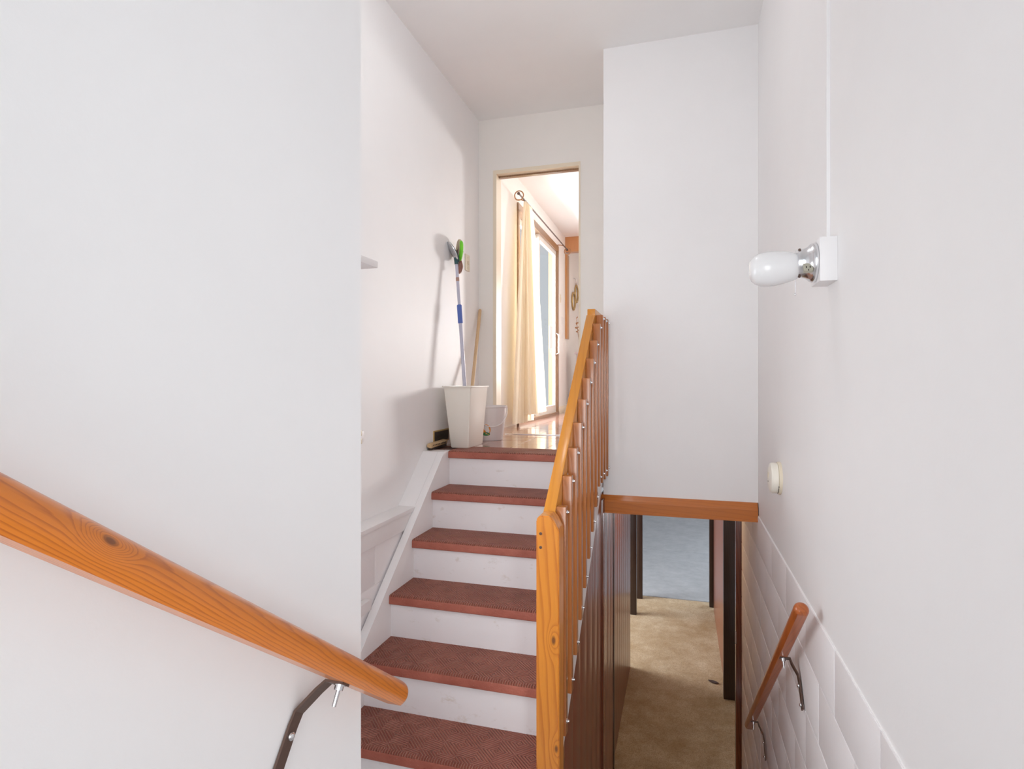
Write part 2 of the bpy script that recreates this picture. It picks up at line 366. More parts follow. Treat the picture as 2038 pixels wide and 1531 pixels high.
# right wall with a side-door opening beside the viewer
wr = struct('wall_right', [((XR, .15, ZF), (XR+.12, 4.4, ZC)), ((XR, -1.6, ZF), (XR+.12, -.85, ZC)), ((XR, -.85, 1.2), (XR+.12, .15, ZC)), ((XR, -.85, ZF), (XR+.12, .15, -.86))], ['wall'], 'white wall on the right, painted block below')
mo = box('mortar_bed', (XR-.0035, .7, ZF), (XR, 4.39, -.752), 'mortar', wr)
CH, CW, J = .193, .39, .004
def block_mesh(wd, ht, th=.008):
    bm = bmesh.new(); bm_box(bm, (-th/2, -wd/2, -ht/2), (th/2, wd/2, ht/2), .003); return finish(bm, 'block', 'blockpaint', True)
BM_FULL = block_mesh(CW-J, CH-J)
_cache = {}
def lay_blocks(parent, x, y0, y1, ztop, zbot, shift, th=.011):
    r = 0; z = ztop
    while z-.03 > zbot:
        h = min(CH, z-zbot); y = y0-((r % 2)*CW/2+shift) % CW
        while y < y1-.02:
            a, b = max(y, y0), min(y+CW, y1)
            if b-a > .03:
                if b-a > CW-.001 and h > CH-.001: me = BM_FULL
                else:
                    k = (round(b-a, 3), round(h, 3))
                    if k not in _cache: _cache[k] = block_mesh(b-a-J, h-J)
                    me = _cache[k]
                put('block', me, parent, (x+random.uniform(-.0006, .0006), (a+b)/2, z-h/2))
            y += CW
        z -= CH; r += 1
lay_blocks(wr, XR-.002, .7, 4.385, -.752, ZF, .06)
# left lower block wall, ledge and fascia beside the stairs
wl = struct('wall_stairwell_lower', [((XL, 1.05, ZM), (XL+.085, 2.9, -.75))], 'mortar', 'low block wall under the white ledge beside the stairs')
lay_blocks(wl, XL+.0843, 1.06, 2.84, -.784, ZM, .14)
def ledge(name, pts_lo, pts_hi, m='paint'): return tag(box(name, pts_lo, pts_hi, m, None, .003), None, None, None, 'structure')
ledge('trim_1', (XL, 1.06, -.707), (XL+.105, 2.99, -.685))
ledge('trim_2', (XL, 1.06, -.787), (XL+.098, 2.90, -.7075))
ledge('trim_3', (XL+.094, 1.06, -1.055), (XL+.128, 2.38, -1.005))
# window added to light the right wall, framed and glazed (hidden by the near wall)
wn = struct('added_window_1', [((-1.60, 1.15, -.57), (XL+.012, 1.19, .34)), ((-1.60, 2.01, -.57), (XL+.012, 2.05, .34)), ((-1.60, 1.19, .30), (XL+.012, 2.01, .34)), ((-1.60, 1.19, -.57), (XL+.012, 2.01, -.53))], 'paint', 'white framed window added as a light opening under the wall shelf')
box('pane', (-1.565, 1.19, -.53), (-1.560, 2.01, .30), 'glass', wn)
# landing floors
fl = struct('floor', [((XL, 3.32, Z0-.19), (XE, YD+.11, Z0-.006)), ((-1.55, YD+.11, Z0-.19), (2.2, 10, Z0-.006))], 'grout', 'red-brown tiled floor of the landing and kitchen')
TS = .2286
bm = bmesh.new(); bm_box(bm, (-TS/2+.0012, -TS/2+.0012, -.006), (TS/2-.0012, TS/2-.0012, 0), .0008); TILE = finish(bm, 'floor_tile', 'tile')
def tile_field(x0, x1, y0, y1):
    y = y0
    while y < y1-.02:
        h = min(TS, y1-y); x = x0
        while x < x1-.02:
            wd = min(TS, x1-x)
            if wd > TS-.002 and h > TS-.002: me = TILE
            else:
                k = ('t', round(wd, 3), round(h, 3))
                if k not in _cache:
                    bm = bmesh.new(); bm_box(bm, (-wd/2+.0012, -h/2+.0012, -.006), (wd/2-.0012, h/2-.0012, 0), .0008); _cache[k] = finish(bm, 'floor_tile', 'tile')
                me = _cache[k]
            put('floor_tile', me, fl, (x+wd/2, y+h/2, Z0+random.uniform(-.0004, .0003)))
            x += TS
        y += TS
tile_field(XL, XE, Y0+.255, YD)
tile_field(DL+.026, DR-.012, YD, YD+.11)
tile_field(-1.55, .4, YD+.11, 8.2)
box('threshold_strip', (DL+.03, YD+.205, Z0-.002), (DR-.015, YD+.235, Z0+.006), 'chrome', fl, .002)
struct('floor_entry_landing', [((XL, 1.05, ZM-.2), (XR, 1.9, ZM)), ((-.63, .93, ZM-.2), (XR, 1.05, ZM))], 'floorgrey', 'grey landing between the flights')
for k in range(5):
    struct('floor_entry_step', [((-.63, .93-.27*(k+1) if k < 4 else -1.6, ZM-.2), (XR, .93-.27*k, ZM+.16*(k+1)))], 'floorgrey', 'grey step of the entry flight below the viewer')
# entry end wall with a glazed door opening behind the viewer
struct('wall_entry', [((-.76, -1.72, ZM), (-.62, -1.6, ZC)), ((.41, -1.72, ZM), (XR+.12, -1.6, ZC)), ((-.62, -1.72, 1.75), (.41, -1.6, ZC)), ((-.62, -1.72, ZM), (.41, -1.6, -.84))], 'wall', 'white wall around the entry opening behind the viewer')
# kitchen shell
PD0, PD1, PDT = 5.48, 7.44, 1.77
struct('wall_kitchen_left', [((-1.67, YD+.11, Z0-.2), (-1.55, PD0, ZC)), ((-1.67, PD1, Z0-.2), (-1.55, 10, ZC)), ((-1.67, PD0, PDT), (-1.55, PD1, ZC))], 'warmwall', 'cream kitchen wall around the patio door')
struct('wall_kitchen_far', [((-1.67, 10, Z0-.2), (.8, 10.1, ZC)), ((1.7, 10, Z0-.2), (2.3, 10.1, ZC)), ((.8, 10, 1.25), (1.7, 10.1, ZC)), ((.8, 10, Z0-.2), (1.7, 10.1, .35))], 'warmwall', 'far kitchen wall with a window')
struct('wall_kitchen_right', [((2.1, YD, Z0-.2), (2.2, 10, ZC)), ((XR, YD, Z0-.2), (2.2, YD+.11, ZC))], 'warmwall', 'right kitchen wall')
tag(box('trim_soffit', (-1.55, 7.95, 1.81), (1.2, 8.05, ZC), 'soffit'), 'brown wood soffit board across the kitchen', None, None, 'structure')
bb = tag(box('baseboard_kitchen', (-1.55, PD1+.05, Z0), (-1.535, 9.9, Z0+.09), 'cream', None, .002), None, None, None, 'structure')
# basement shell
struct('floor_basement', [((-3, 3.35, ZF-.1), (3.1, 7.97, ZF))], 'carpet', 'tan carpet of the basement passage')
struct('floor_basement_room', [((-3, 7.99, ZF-.1), (3.1, 10.2, ZF+.002)), ((-3, 10.215, ZF-.1), (3.1, 13.5, ZF+.002)), ((-3, 7.97, ZF-.1), (3.1, 7.99, ZF-.006)), ((-3, 10.2, ZF-.1), (3.1, 10.215, ZF-.006))], 'greyfloor', 'grey mottled floor of the room beyond the passage')
struct('ceiling_basement', [((-3, YD+.11, -.79), (3.1, 13.5, -.72)), ((XE, YB+.06, -.79), (XR, YD+.12, -.685))], 'ceiling')
struct('wall_basement_far', [((-3, 13.4, ZF), (3.1, 13.5, -.79))], 'wall', 'far basement wall')
struct('wall_basement_left', [((-3.1, 4, ZF), (-3, 5.9, -.79)), ((-3.1, 7.5, ZF), (-3, 13.5, -.79)), ((-3.1, 5.9, ZF), (-3, 7.5, -2.1))], 'wall', 'left basement wall')  # opening added to let the passage fill through
struct('wall_basement_right', [((3, 4.4, ZF), (3.1, 8.4, -.79)), ((3, 10.8, ZF), (3.1, 13.5, -.79)), ((3, 8.4, ZF), (3.1, 10.8, -2.1)), ((XR, 4.38, ZF), (3.1, 4.42, -.79))], 'wall', 'right basement wall with a window')
def plank_wall(name, label, x, y0, y1, zb, ztop, dx=.012, wd=.19):
    """vertical panelling boards facing +x; ztop a function of y"""
    o = poly(name, [(y0, zb), (y1, zb), (y1, ztop(y1)), (y0, ztop(y0))], 'X', x-.05, x-dx, 'trim'); tag(o, label, None, None, 'structure')
    n = max(1, round((y1-y0)/wd)); s = (y1-y0)/n
    for i in range(n):
        a, b = y0+i*s+.001, y0+(i+1)*s-.001
        poly('plank', [(a, zb), (b, zb), (b, ztop(b)), (a, ztop(a))], 'X', x-dx, x, 'panel', o, .0015)
    return o
PE = lambda y: -.707+(y-3.29)*.716           # lower edge of the white skirt
plank_wall('wall_stair_panelling', 'dark brown panelling under the upper stairs', XE, 1.93, 3.42, ZF, PE)
plank_wall('wall_passage_left', 'brown panelling just inside the basement passage', XE, 3.53, 4.05, ZF, lambda y: -.79)
plank_wall('wall_passage_left_inner', 'sheeny brown panelling further along the passage', -.49, 4.12, 5.95, ZF, lambda y: -.79)
# the passage's right panelling faces -x
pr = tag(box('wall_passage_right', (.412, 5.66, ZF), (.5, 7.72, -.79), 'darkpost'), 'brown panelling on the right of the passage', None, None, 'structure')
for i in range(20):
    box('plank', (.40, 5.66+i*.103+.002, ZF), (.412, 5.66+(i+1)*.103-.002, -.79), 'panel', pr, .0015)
def casing(name, lo, hi, m, label): return tag(box(name, lo, hi, m, None, .006), label, None, None, 'structure')
casing('trim_4', (XE-.045, 3.425, ZF), (XE+.012, 3.525, -.70), 'trim', 'dark casing at the left of the basement opening')
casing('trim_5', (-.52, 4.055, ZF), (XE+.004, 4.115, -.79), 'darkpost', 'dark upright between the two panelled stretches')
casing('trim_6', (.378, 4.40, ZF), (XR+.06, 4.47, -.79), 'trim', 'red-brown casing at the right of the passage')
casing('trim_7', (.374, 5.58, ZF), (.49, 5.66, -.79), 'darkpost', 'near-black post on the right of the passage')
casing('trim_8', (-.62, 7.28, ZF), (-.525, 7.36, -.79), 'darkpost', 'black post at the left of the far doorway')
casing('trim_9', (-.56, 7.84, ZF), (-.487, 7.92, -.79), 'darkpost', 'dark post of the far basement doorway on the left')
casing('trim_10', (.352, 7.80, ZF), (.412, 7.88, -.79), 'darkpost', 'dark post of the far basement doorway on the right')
# wooden beam across the opening
bm = bmesh.new()
bm_poly(bm, [(YB+.06, -.6842), (YB-.008, -.6842), (YB-.03, -.712), (YB-.034, -.722), (YB-.034, -.772), (YB-.040, -.777), (YB-.040, -.787), (YB+.06, -.787)], 'X', XE-.012, XR-.004)
tag(put('trim_11', finish(bm, 'trim_11', 'beam')), 'orange-brown wooden beam over the basement passage', None, None, 'structure')
# ------------------------------------------------------------------ upper staircase
st = thing('staircase', 'flight of red-brown ribbed treads and scuffed white risers climbing to the kitchen landing', 'staircase', ((XT+XS)/2, 2.0, ZM))
TT = .044
def tread_mesh(depth, length):
    bm = bmesh.new()
    prof = [(0, -TT+.004), (.004, -TT), (depth, -TT), (depth, 0), (.012, 0), (.005, -.003), (.0012, -.010)]
    bm_poly(bm, prof, 'X', -length/2, length/2); return finish(bm, 'tread', 'rubber', True)
TM = tread_mesh(RUN+.02, XS-XT); TM0 = tread_mesh(.252, XS-XT)
for k in range(6):
    y, z = Y0-k*RUN, Z0-k*RISE
    put('tread', TM0 if k == 0 else TM, st, ((XT+XS)/2, y, z))
    box('riser', (XT, y+.02, z-RISE), (XS, y+.04, z-TT), 'riser', st)
SL = lambda y: Z0-(Y0-y)*NOSE+.05
yb = Y0-(Z0+.05-ZM)/NOSE
ytop = Y0-.05/NOSE
poly('stringer', [(yb, ZM), (Y0+.05, ZM), (Y0+.05, Z0), (ytop, Z0)], 'X', XT-.042, XT, 'paint', st, .003)
poly('stringer_cap', [(2.87, SL(2.87)-.09), (Y0+.05, Z0-.09), (Y0+.05, Z0-.001), (ytop, Z0-.001), (2.87, SL(2.87)-.001)], 'X', XL, XT-.0425, 'paint', st, .003)
NL = lambda y: Z0-(Y0-y)*NOSE
poly('skirt', [(1.93, PE(1.93)), (YB, PE(YB)), (YB, Z0-.04), (Y0-.06, Z0-.06), (1.99, NL(1.99)-.02), (1.93, NL(1.99)-.02)], 'X', XS, XE+.004, 'paint', st)
# flight down to the basement (below the picture's edge)
ds = thing('staircase', 'flight of grey steps going down to the basement carpet', 'staircase', (-.02, 1.9, ZF))
for k in range(1, 6):
    box('tread', (XE, 1.9+(k-1)*RUN-.02, ZM-k*RISE-.04), (XR-.012, 1.9+k*RUN, ZM-k*RISE), 'floorgrey', ds, .004)
for k in range(6):
    box('riser', (XE, 1.9+k*RUN-.015, ZM-(k+1)*RISE), (XR-.012, 1.9+k*RUN-.0005, ZM-k*RISE-.04), 'riser', ds)
# ------------------------------------------------------------------ balustrade
bl = thing('balustrade', 'orange pine balustrade with newel post and red-brown balusters beside the upper stairs', 'balustrade', (-.46, 2.08, ZM))
bm = bmesh.new()
nw = .0425; zt = -.487-ZM
A = [(-nw, 0), (nw, 0), (nw, zt-.052), (nw-.020, zt-.014), (nw-.034, zt), (-nw+.018, zt), (-nw+.006, zt-.005), (-nw, zt-.018)]
bm_poly(bm, A, 'Y', -nw, nw)
bmesh.ops.bevel(bm, geom=[e for e in bm.edges], offset=.004, segments=2, affect='EDGES')
newel = put('newel_post', finish(bm, 'newel_post', 'newel', True), bl, (-.4625, 2.083, ZM))
bm = bmesh.new(); bm_lathe(bm, [(.0055, 0), (.0055, .0015), (.003, .002)], 12, 'Y'); SCR = finish(bm, 'screw', 'bracket', True)
for zz in (-.552, -.602): put('screw', SCR, newel, (-.488, 2.0405, zz), (math.pi, 0, 0))
# sloped and level rails
ang = math.atan(NOSE*.995)
def bar(name, p0, p1, wd, ht, m, parent, bev=.005):
    p0, p1 = Vector(p0), Vector(p1); d = p1-p0; L = d.length
    bm = bmesh.new(); bm_box(bm, (-wd/2, -L/2, -ht/2), (wd/2, L/2, ht/2), bev)
    rx = math.atan2(d.z, math.hypot(d.x, d.y)); rz = math.atan2(-d.x, d.y)
    return put(name, finish(bm, name, m, True), parent, (p0+p1)/2, (rx, 0, rz))
RT = lambda y: -.486+.824*(y-2.14)           # top of the sloping rail
ca = math.cos(ang); hd = .085
off = hd/2/ca
bar('handrail', (-.4775, 2.105, RT(2.105)-off), (-.4775, 3.205, RT(3.205)-off), .046, hd, 'railpine', bl)
bar('level_rail', (-.4775, 3.20, .362), (-.4775, YB-.001, .362), .044, hd, 'railpine', bl)
for k in range(12):
    y = 2.168+.1195*k
    top = min(RT(y)-.012, .372); bot = min(NL(y)-.012, -.565)
    h = top-bot; t = .019
    bm = bmesh.new()
    bm_box(bm, (-t, -t, 0), (t, t, h), .0035)
    b = put('baluster', finish(bm, 'baluster', 'baluster', True), bl, (-.4350, y, bot))
    bm = bmesh.new(); bm_lathe(bm, [(.0085, 0), (.0085, .0018), (.005, .0045), (.0045, .009), (.001, .010)], 12, 'X')
    me = finish(bm, 'bolt', 'steel', True)
    put('bolt', me, b, (-.4160, y, top-.022)); put('bolt', me, b, (-.4160, y, bot+.05))
# ------------------------------------------------------------------ handrails on the walls
def mopstick(r, L):
    """round rail along y with a flat underside"""
    bm = bmesh.new(); n = 28; pts = []
    for i in range(n):
        a = -math.pi/2+2*math.pi*i/n; x, z = r*math.cos(a), r*math.sin(a)
        if z < -.78*r:
            z = -.86*r; x = max(-.58*r, min(.58*r, x*1.0))
        pts.append((x, z))
    rings = []
    ys = [(-L/2, .55), (-L/2+.004, .8), (-L/2+.012, .97), (-L/2+.02, 1)]
    ys = ys+[(L/2-(y+L/2), s) for y, s in ys[::-1]]
    for y, s in ys: rings.append([bm.verts.new((x*s, y, z*s)) for x, z in pts])
    fs = [bm.faces.new(rings[0]), bm.faces.new(rings[-1][::-1])]
    for a, b in zip(rings, rings[1:]):
        for i in range(n): fs.append(bm.faces.new((a[i], a[(i+1) % n], b[(i+1) % n], b[i])))
    bmesh.ops.recalc_face_normals(bm, faces=fs)
    return bm
def rail_frame(p0, p1):
    p0, p1 = Vector(p0), Vector(p1); d = p1-p0
    return p0, p1, d.length, math.atan2(d.z, d.y), (p0+p1)/2
def wall_bracket(parent, rail_pt, slope, wall_x, side, s=1.0):
    """bent flat bar from the rail's underside to the wall, square to the rail; side +1 wall at larger x"""
    a = slope; dn = Vector((0, math.sin(a), -math.cos(a)))      # away from the rail's underside, in the wall plane
    P = Vector(rail_pt); g = Vector((side, 0, 0)); gap = abs(wall_x-P.x)
    p = [P+dn*.0-g*.010, P+g*.024, P+g*(gap*.55)+dn*.016*s, P+g*(gap-.006)+dn*.052*s, P+g*(gap-.004)+dn*.075*s, P+g*(gap-.004)+dn*.165*s]
    along = Vector((0, math.cos(a), math.sin(a)))
    bm = bmesh.new(); hw = .0125*s; th = .0022; rings = []
    for i, q in enumerate(p):
        t = (p[min(i+1, len(p)-1)]-p[max(i-1, 0)]).normalized(); nn = t.cross(along).normalized()
        rings.append([bm.verts.new(q+along*u*hw+nn*v*th) for u, v in ((-1, -1), (1, -1), (1, 1), (-1, 1))])
    fs = [bm.faces.new(rings[0]), bm.faces.new(rings[-1][::-1])]
    for A_, B_ in zip(rings, rings[1:]):
        for i in range(4): fs.append(bm.faces.new((A_[i], A_[(i+1) % 4], B_[(i+1) % 4], B_[i])))
    bmesh.ops.recalc_face_normals(bm, faces=fs)
    c = p[3]; br = put('bracket', finish(bm, 'bracket', 'bracket', False, c), parent, c)
    for d in (.088, .15):
        q = P+g*(gap-.007)+dn*d*s
        bm = bmesh.new(); bm_lathe(bm, [(.0072*s, 0), (.0072*s, .0015), (.0055*s, .004), (.001, .0055)], 14, 'X'); put('screw', finish(bm, 'screw', 'steel', True), br, q, (0, 0, 0 if side < 0 else math.pi))
    # bolt hanging under the rail
    bm = bmesh.new(); bm_lathe(bm, [(.0032*s, -.034*s), (.0036*s, -.033*s), (.0036*s, -.0095*s), (.0075*s, -.009*s), (.0080*s, -.002*s), (.0100*s, -.0018*s), (.0100*s, 0)], 12, 'Z')
    put('bolt', finish(bm, 'bolt', 'steel', True), br, P+g*.002-Vector((0, 0, .0022)), (a*.9, 0, 0))
LR0, LR1 = (-.562, -.35, .41), (-.562, 1.088, -.652)
p0, p1, L, a, c = rail_frame(LR0, LR1)
hl = thing('handrail', 'thick amber pine handrail crossing the near left wall', 'handrail', (-.562, 1.0, -.62))
bm = mopstick(.0245, L)
put('rail', finish(bm, 'rail', 'leftrail', True), hl, c, (a, 0, 0))
q = Vector((-.562, .885, -.1-.0)); q.z = LR0[2]+(q.y-LR0[1])*(LR1[2]-LR0[2])/(LR1[1]-LR0[1])
q += Vector((0, math.sin(a), -math.cos(a)))*.0225
wall_bracket(hl, q, a, -.63, -1, 1.0)
RR0, RR1 = (.36, 1.965, -.700), (.36, 3.42, -1.898)
p0, p1, L, a, c = rail_frame(RR0, RR1)
hr = thing('handrail', 'short red-brown handrail on the right wall going down to the basement', 'handrail', (.36, 2.7, -1.4))
bm = mopstick(.0225, L)
put('rail', finish(bm, 'rail', 'rightrail', True), hr, c, (a, 0, 0))
for yy in (2.33, 3.24):
    q = Vector((.36, yy, RR0[2]+(yy-RR0[1])*(RR1[2]-RR0[2])/(RR1[1]-RR0[1]))) + Vector((0, math.sin(a), -math.cos(a)))*.0205
    wall_bracket(hr, q, a, XR-.009, 1, 1.0)
# ------------------------------------------------------------------ pendant added to light the stairwell (above the picture's edge)
PX, PY, PZ = -.62, 2.25, 1.80
cl_ = thing('added_pendant', 'unseen white globe pendant added to light the landing', 'lamp', (PX, PY, ZC))
bm = bmesh.new(); bm_lathe(bm, [(.01, 0), (.06, 0), (.055, -.02), (.01, -.03)], 32, 'Z'); put('ceiling_rose', finish(bm, 'ceiling_rose', 'paint', True), cl_, (PX, PY, ZC))
bm = bmesh.new(); bm_tube(bm, [(PX, PY, ZC-.02), (PX, PY, PZ+.12)], .004, 8); put('cord', finish(bm, 'cord', 'paint', True, (PX, PY, ZC)), cl_, (PX, PY, ZC))
bm = bmesh.new(); bm_lathe(bm, [(.03, .155), (.05, .15), (.05, .135), (.03, .13)], 24, 'Z'); put('cap', finish(bm, 'cap', 'paint', True), cl_, (PX, PY, PZ))
bm = bmesh.new(); bmesh.ops.create_uvsphere(bm, u_segments=24, v_segments=14, radius=.125); put('globe', finish(bm, 'globe', 'glow', True), cl_, (PX, PY, PZ))
# flush lamp added to warm and brighten the passage, hidden behind the beam
pl_ = thing('added_passage_lamp', 'small unseen warm dome added to light the basement passage', 'lamp', (-.03, 4.75, -.79))
bm = bmesh.new(); bm_lathe(bm, [(.01, 0), (.11, 0), (.11, -.015), (.01, -.015)], 32, 'Z'); put('base', finish(bm, 'base', 'paint', True), pl_, (-.03, 4.75, -.79))
bm = bmesh.new(); bm_lathe(bm, [(.095, -.016), (.097, -.03), (.085, -.055), (.05, -.07), (.004, -.076)], 32, 'Z'); put('shade', finish(bm, 'shade', 'warmglow', True), pl_, (-.03, 4.75, -.79))
# ------------------------------------------------------------------ wall lamp, wire channel, detector
LY, LZ = 1.855, .345
wl_ = thing('wall_lamp', 'white opal jar lamp with metal collar and pull chain on the right wall', 'lamp', (XR, LY, LZ-.06))
box('mounting_block', (XR-.045, LY-.058, LZ-.062), (XR, LY+.058, LZ+.062), 'paint', wl_, .002)
bm = bmesh.new(); bm_lathe(bm, [(.010, 0), (.056, 0), (.057, -.006), (.054, -.014), (.050, -.017), (.044, -.026), (.041, -.036), (.0405, -.050), (.036, -.051)], 40, 'X')
fit = put('socket_collar', finish(bm, 'socket_collar', 'chrome', True), wl_, (XR-.046, LY, LZ))
ob = bmesh.new(); bm_box(ob, (-.012, -.006, -.013), (.012, .006, .013), .0015)
out = put('outlet', finish(ob, 'outlet', 'outlet', True), fit, (XR-.073, LY-.044, LZ-.022), (-.45, 0, 0))
for dx, dz in ((-.005, .005), (.005, .005), (0, -.005)):
    bb_ = bmesh.new(); bm_box(bb_, (-.0012, -.001, -.0025), (.0012, .001, .0025)); put('slot', finish(bb_, 'slot', 'black'), wl_, (XR-.073+dx, LY-.0505-.003*(dz < 0)+.0005, LZ-.022+dz*.9-.0025), (-.45, 0, 0))
for aa in (2.2, 4.25):
    bm = bmesh.new(); bm_lathe(bm, [(.004, 0), (.004, .007), (.002, .009)], 10, 'Z')
    put('screw', finish(bm, 'screw', 'bracket', True), fit, (XR-.046-.044, LY-.0395*abs(math.cos(aa)), LZ-.0395*math.sin(aa)*-1), (math.pi/2 if False else -(aa-math.pi/2), 0, 0))
bm = bmesh.new()
bm_lathe(bm, [(.036, -.049), (.0385, -.052), (.042, -.062), (.0475, -.085), (.051, -.11), (.051, -.130), (.0485, -.148), (.042, -.163), (.033, -.172), (.020, -.177), (.006, -.178)], 48, 'X')
put('globe', finish(bm, 'globe', 'opal', True), wl_, (XR-.046, LY, LZ-.004), (0, -.06, 0))
bm = bmesh.new(); bm_tube(bm, [(0, 0, 0), (0, 0, -.042)], .0009, 6); bm_lathe(bm, [(.001, -.050), (.0022, -.048), (.0026, -.045), (.001, -.041)], 10, 'Z')
put('pull_chain', finish(bm, 'pull_chain', 'steel', True), wl_, (XR-.098, LY, LZ-.043))
bm = bmesh.new(); bm_box(bm, (XR-.009, LY+.030, LZ+.064), (XR+.001, LY+.047, ZC-.002), .002)
c = (XR-.004, LY+.038, 1.2)
wc = put('wire_channel', finish(bm, 'wire_channel', 'wall', False, c), None, c); tag(wc, 'white wire channel running up from the wall lamp', 'wire channel')
bm = bmesh.new(); bm_tube(bm, [(XR-.004, LY+.055, LZ+.11), (XR-.005, LY+.0575, LZ+.2), (XR-.003, LY+.0545, LZ+.36), (XR-.006, LY+.0575, LZ+.5), (XR-.002, LY+.053, LZ+.62), (XR-.003, LY+.05, LZ+.66)], .0022, 6)
c = (XR-.004, LY+.055, LZ+.11); tag(put('lamp_wire', finish(bm, 'lamp_wire', 'wall', True, c), None, c), 'loose thin white wire beside the wire channel', 'wire')
DY, DZ = 2.765, -.424
sd = thing('smoke_detector', 'round yellowed smoke detector on the right wall above the beam end', 'smoke detector', (XR, DY, DZ-.07))
bm = bmesh.new(); bm_lathe(bm, [(.010, 0), (.071, 0), (.072, -.006), (.069, -.013)], 40, 'X'); put('base_plate', finish(bm, 'base_plate', 'ivory', True), sd, (XR, DY, DZ))
bm = bmesh.new(); bm_lathe(bm, [(.062, -.011), (.067, -.015), (.067, -.034), (.062, -.042), (.045, -.047), (.004, -.049)], 40, 'X'); cov = put('cover', finish(bm, 'cover', 'detector', True), sd, (XR, DY, DZ))
for dy in (-.012, .008):
    bm = bmesh.new(); bm_box(bm, (-.001, -.004, -.012), (.001, .004, .012), .0006); put('slot', finish(bm, 'slot', 'ivory'), cov, (XR-.0487, DY+dy, DZ+.012))
bm = bmesh.new(); bm_lathe(bm, [(.003, 0), (.003, -.0015), (.001, -.002)], 10, 'X'); put('indicator', finish(bm, 'indicator', 'black'), cov, (XR-.0478, DY+.002, DZ-.016))
for i in range(5):
    an = -2.0-.17*i
    bm = bmesh.new(); bm_box(bm, (-.002, -.003, -.0012), (.002, .003, .0012)); put('vent_slot', finish(bm, 'vent_slot', 'black'), cov, (XR-.0135, DY+.0676*math.cos(an), DZ+.0676*math.sin(an)), (an+math.pi/2, 0, 0))
box('hinge', (.372, 4.392, -1.87), (.380, 4.40, -1.78), 'chrome', bpy.data.objects['trim_6'])
# ------------------------------------------------------------------ things on the upper landing
def taper_box(bm, b, t, z0, z1, rr=.018, seg=4):
    """rounded-rectangle tapered shell ring pair: b,t = (x0,x1,y0,y1) at bottom and top"""
    def ring(q, z, r):
        x0, x1, y0, y1 = q; out = []
        for cx, cy, a0 in ((x1-r, y1-r, 0), (x0+r, y1-r, 90), (x0+r, y0+r, 180), (x1-r, y0+r, 270)):
            for i in range(seg+1):
                a_ = math.radians(a0+90*i/seg); out.append(bm.verts.new((cx+r*math.cos(a_), cy+r*math.sin(a_), z)))
        return out
    return ring(b, z0, rr), ring(t, z1, rr), ring
bx0, bx1, by0, by1 = -1.452, -1.266, 3.405, 3.74
wb = thing('wastebasket', 'tall ivory plastic wastebasket at the top of the stairs', 'wastebasket', ((bx0+bx1)/2, (by0+by1)/2, Z0))
bm = bmesh.new()
def sh(q, d): return (q[0]+d, q[1]-d, q[2]+d, q[3]-d)
topq = (bx0, bx1, by0, by1); botq = (bx0+.045, bx1-.018, by0+.012, by1-.05)
H = Z0+.388
r0, r1, ring = taper_box(bm, botq, topq, Z0+.008, H, .009)
foot = ring(sh(botq, .006), Z0+.0005, .006)
lip0 = ring(sh(topq, -.009), H-.002, .012); lip1 = ring(sh(topq, -.009), H+.006, .012); lip2 = ring(sh(topq, .004), H+.006, .008)
in0 = ring(sh(botq, .004), Z0+.012, .018)
seqs = [foot, r0, r1, lip0, lip1, lip2, in0]; fs = [bm.faces.new(foot[::-1]), bm.faces.new(in0)]
for a_, b_ in zip(seqs, seqs[1:]):
    n = len(a_)
    for i in range(n): fs.append(bm.faces.new((a_[i], a_[(i+1) % n], b_[(i+1) % n], b_[i])))
bmesh.ops.recalc_face_normals(bm, faces=fs)
put('bin_body', finish(bm, 'bin_body', 'bin', True, (-1.36, 3.57, Z0)), wb, (-1.36, 3.57, Z0))
# bucket
BX, BY = -1.338, 3.985
bk = thing('bucket', 'white plastic bucket with wire handle behind the wastebasket', 'bucket', (BX, BY, Z0))
bm = bmesh.new()
bm_lathe(bm, [(.096, .0005), (.099, .004), (.128, .235), (.133, .238), (.133, .246), (.127, .247), (.125, .238), (.096, .008), (.01, .007)], 44, 'Z')
put('bucket_body', finish(bm, 'bucket_body', 'bucket', True), bk, (BX, BY, Z0))
hp = []
for i in range(25):
    t = math.pi*i/24; an = math.radians(-155+190*i/24)
    drop = math.sin(t)*.135; rr = .131-.118*0+.004-.03*drop/.24
    hp.append((BX+rr*math.cos(an), BY+rr*math.sin(an), Z0+.236-drop))
bm = bmesh.new(); bm_tube(bm, hp, .0032, 8); put('wire_handle', finish(bm, 'wire_handle', 'bucket', True, hp[0]), bk, hp[0])
def curved_patch(a0, a1, z0, z1, m, parent, name, ell=True, d=.0012):
    """print on the bucket's side, elliptical patch"""
    bm = bmesh.new(); n = 20; am, zm = (a0+a1)/2, (z0+z1)/2; vs_ = []
    for lay in (d, 0.0002):
        for k in range(n):
            t = 2*math.pi*k/n; an = am+(a1-a0)/2*math.cos(t); zz = zm+(z1-z0)/2*math.sin(t); rr = .0986+(.128-.099)*(zz-.004)/.231+lay
            vs_.append(bm.verts.new((rr*math.cos(an), rr*math.sin(an), zz)))
    bm.faces.new(vs_[:n]); 
    for k in range(n): bm.faces.new((vs_[k], vs_[n+k], vs_[n+(k+1) % n], vs_[(k+1) % n]))
    bmesh.ops.recalc_face_normals(bm, faces=bm.faces[:])
    return put(name, finish(bm, name, m), parent, (BX, BY, Z0))
rad = math.radians
lb = curved_patch(rad(-100), rad(-66), .040, .118, 'orange', bk, 'sticker')
curved_patch(rad(-92), rad(-73), .072, .108, 'paper', bk, 'sticker_face', d=.002)
curved_patch(rad(-98), rad(-68), .036, .062, 'darkgreen', bk, 'sticker_band', d=.0022)
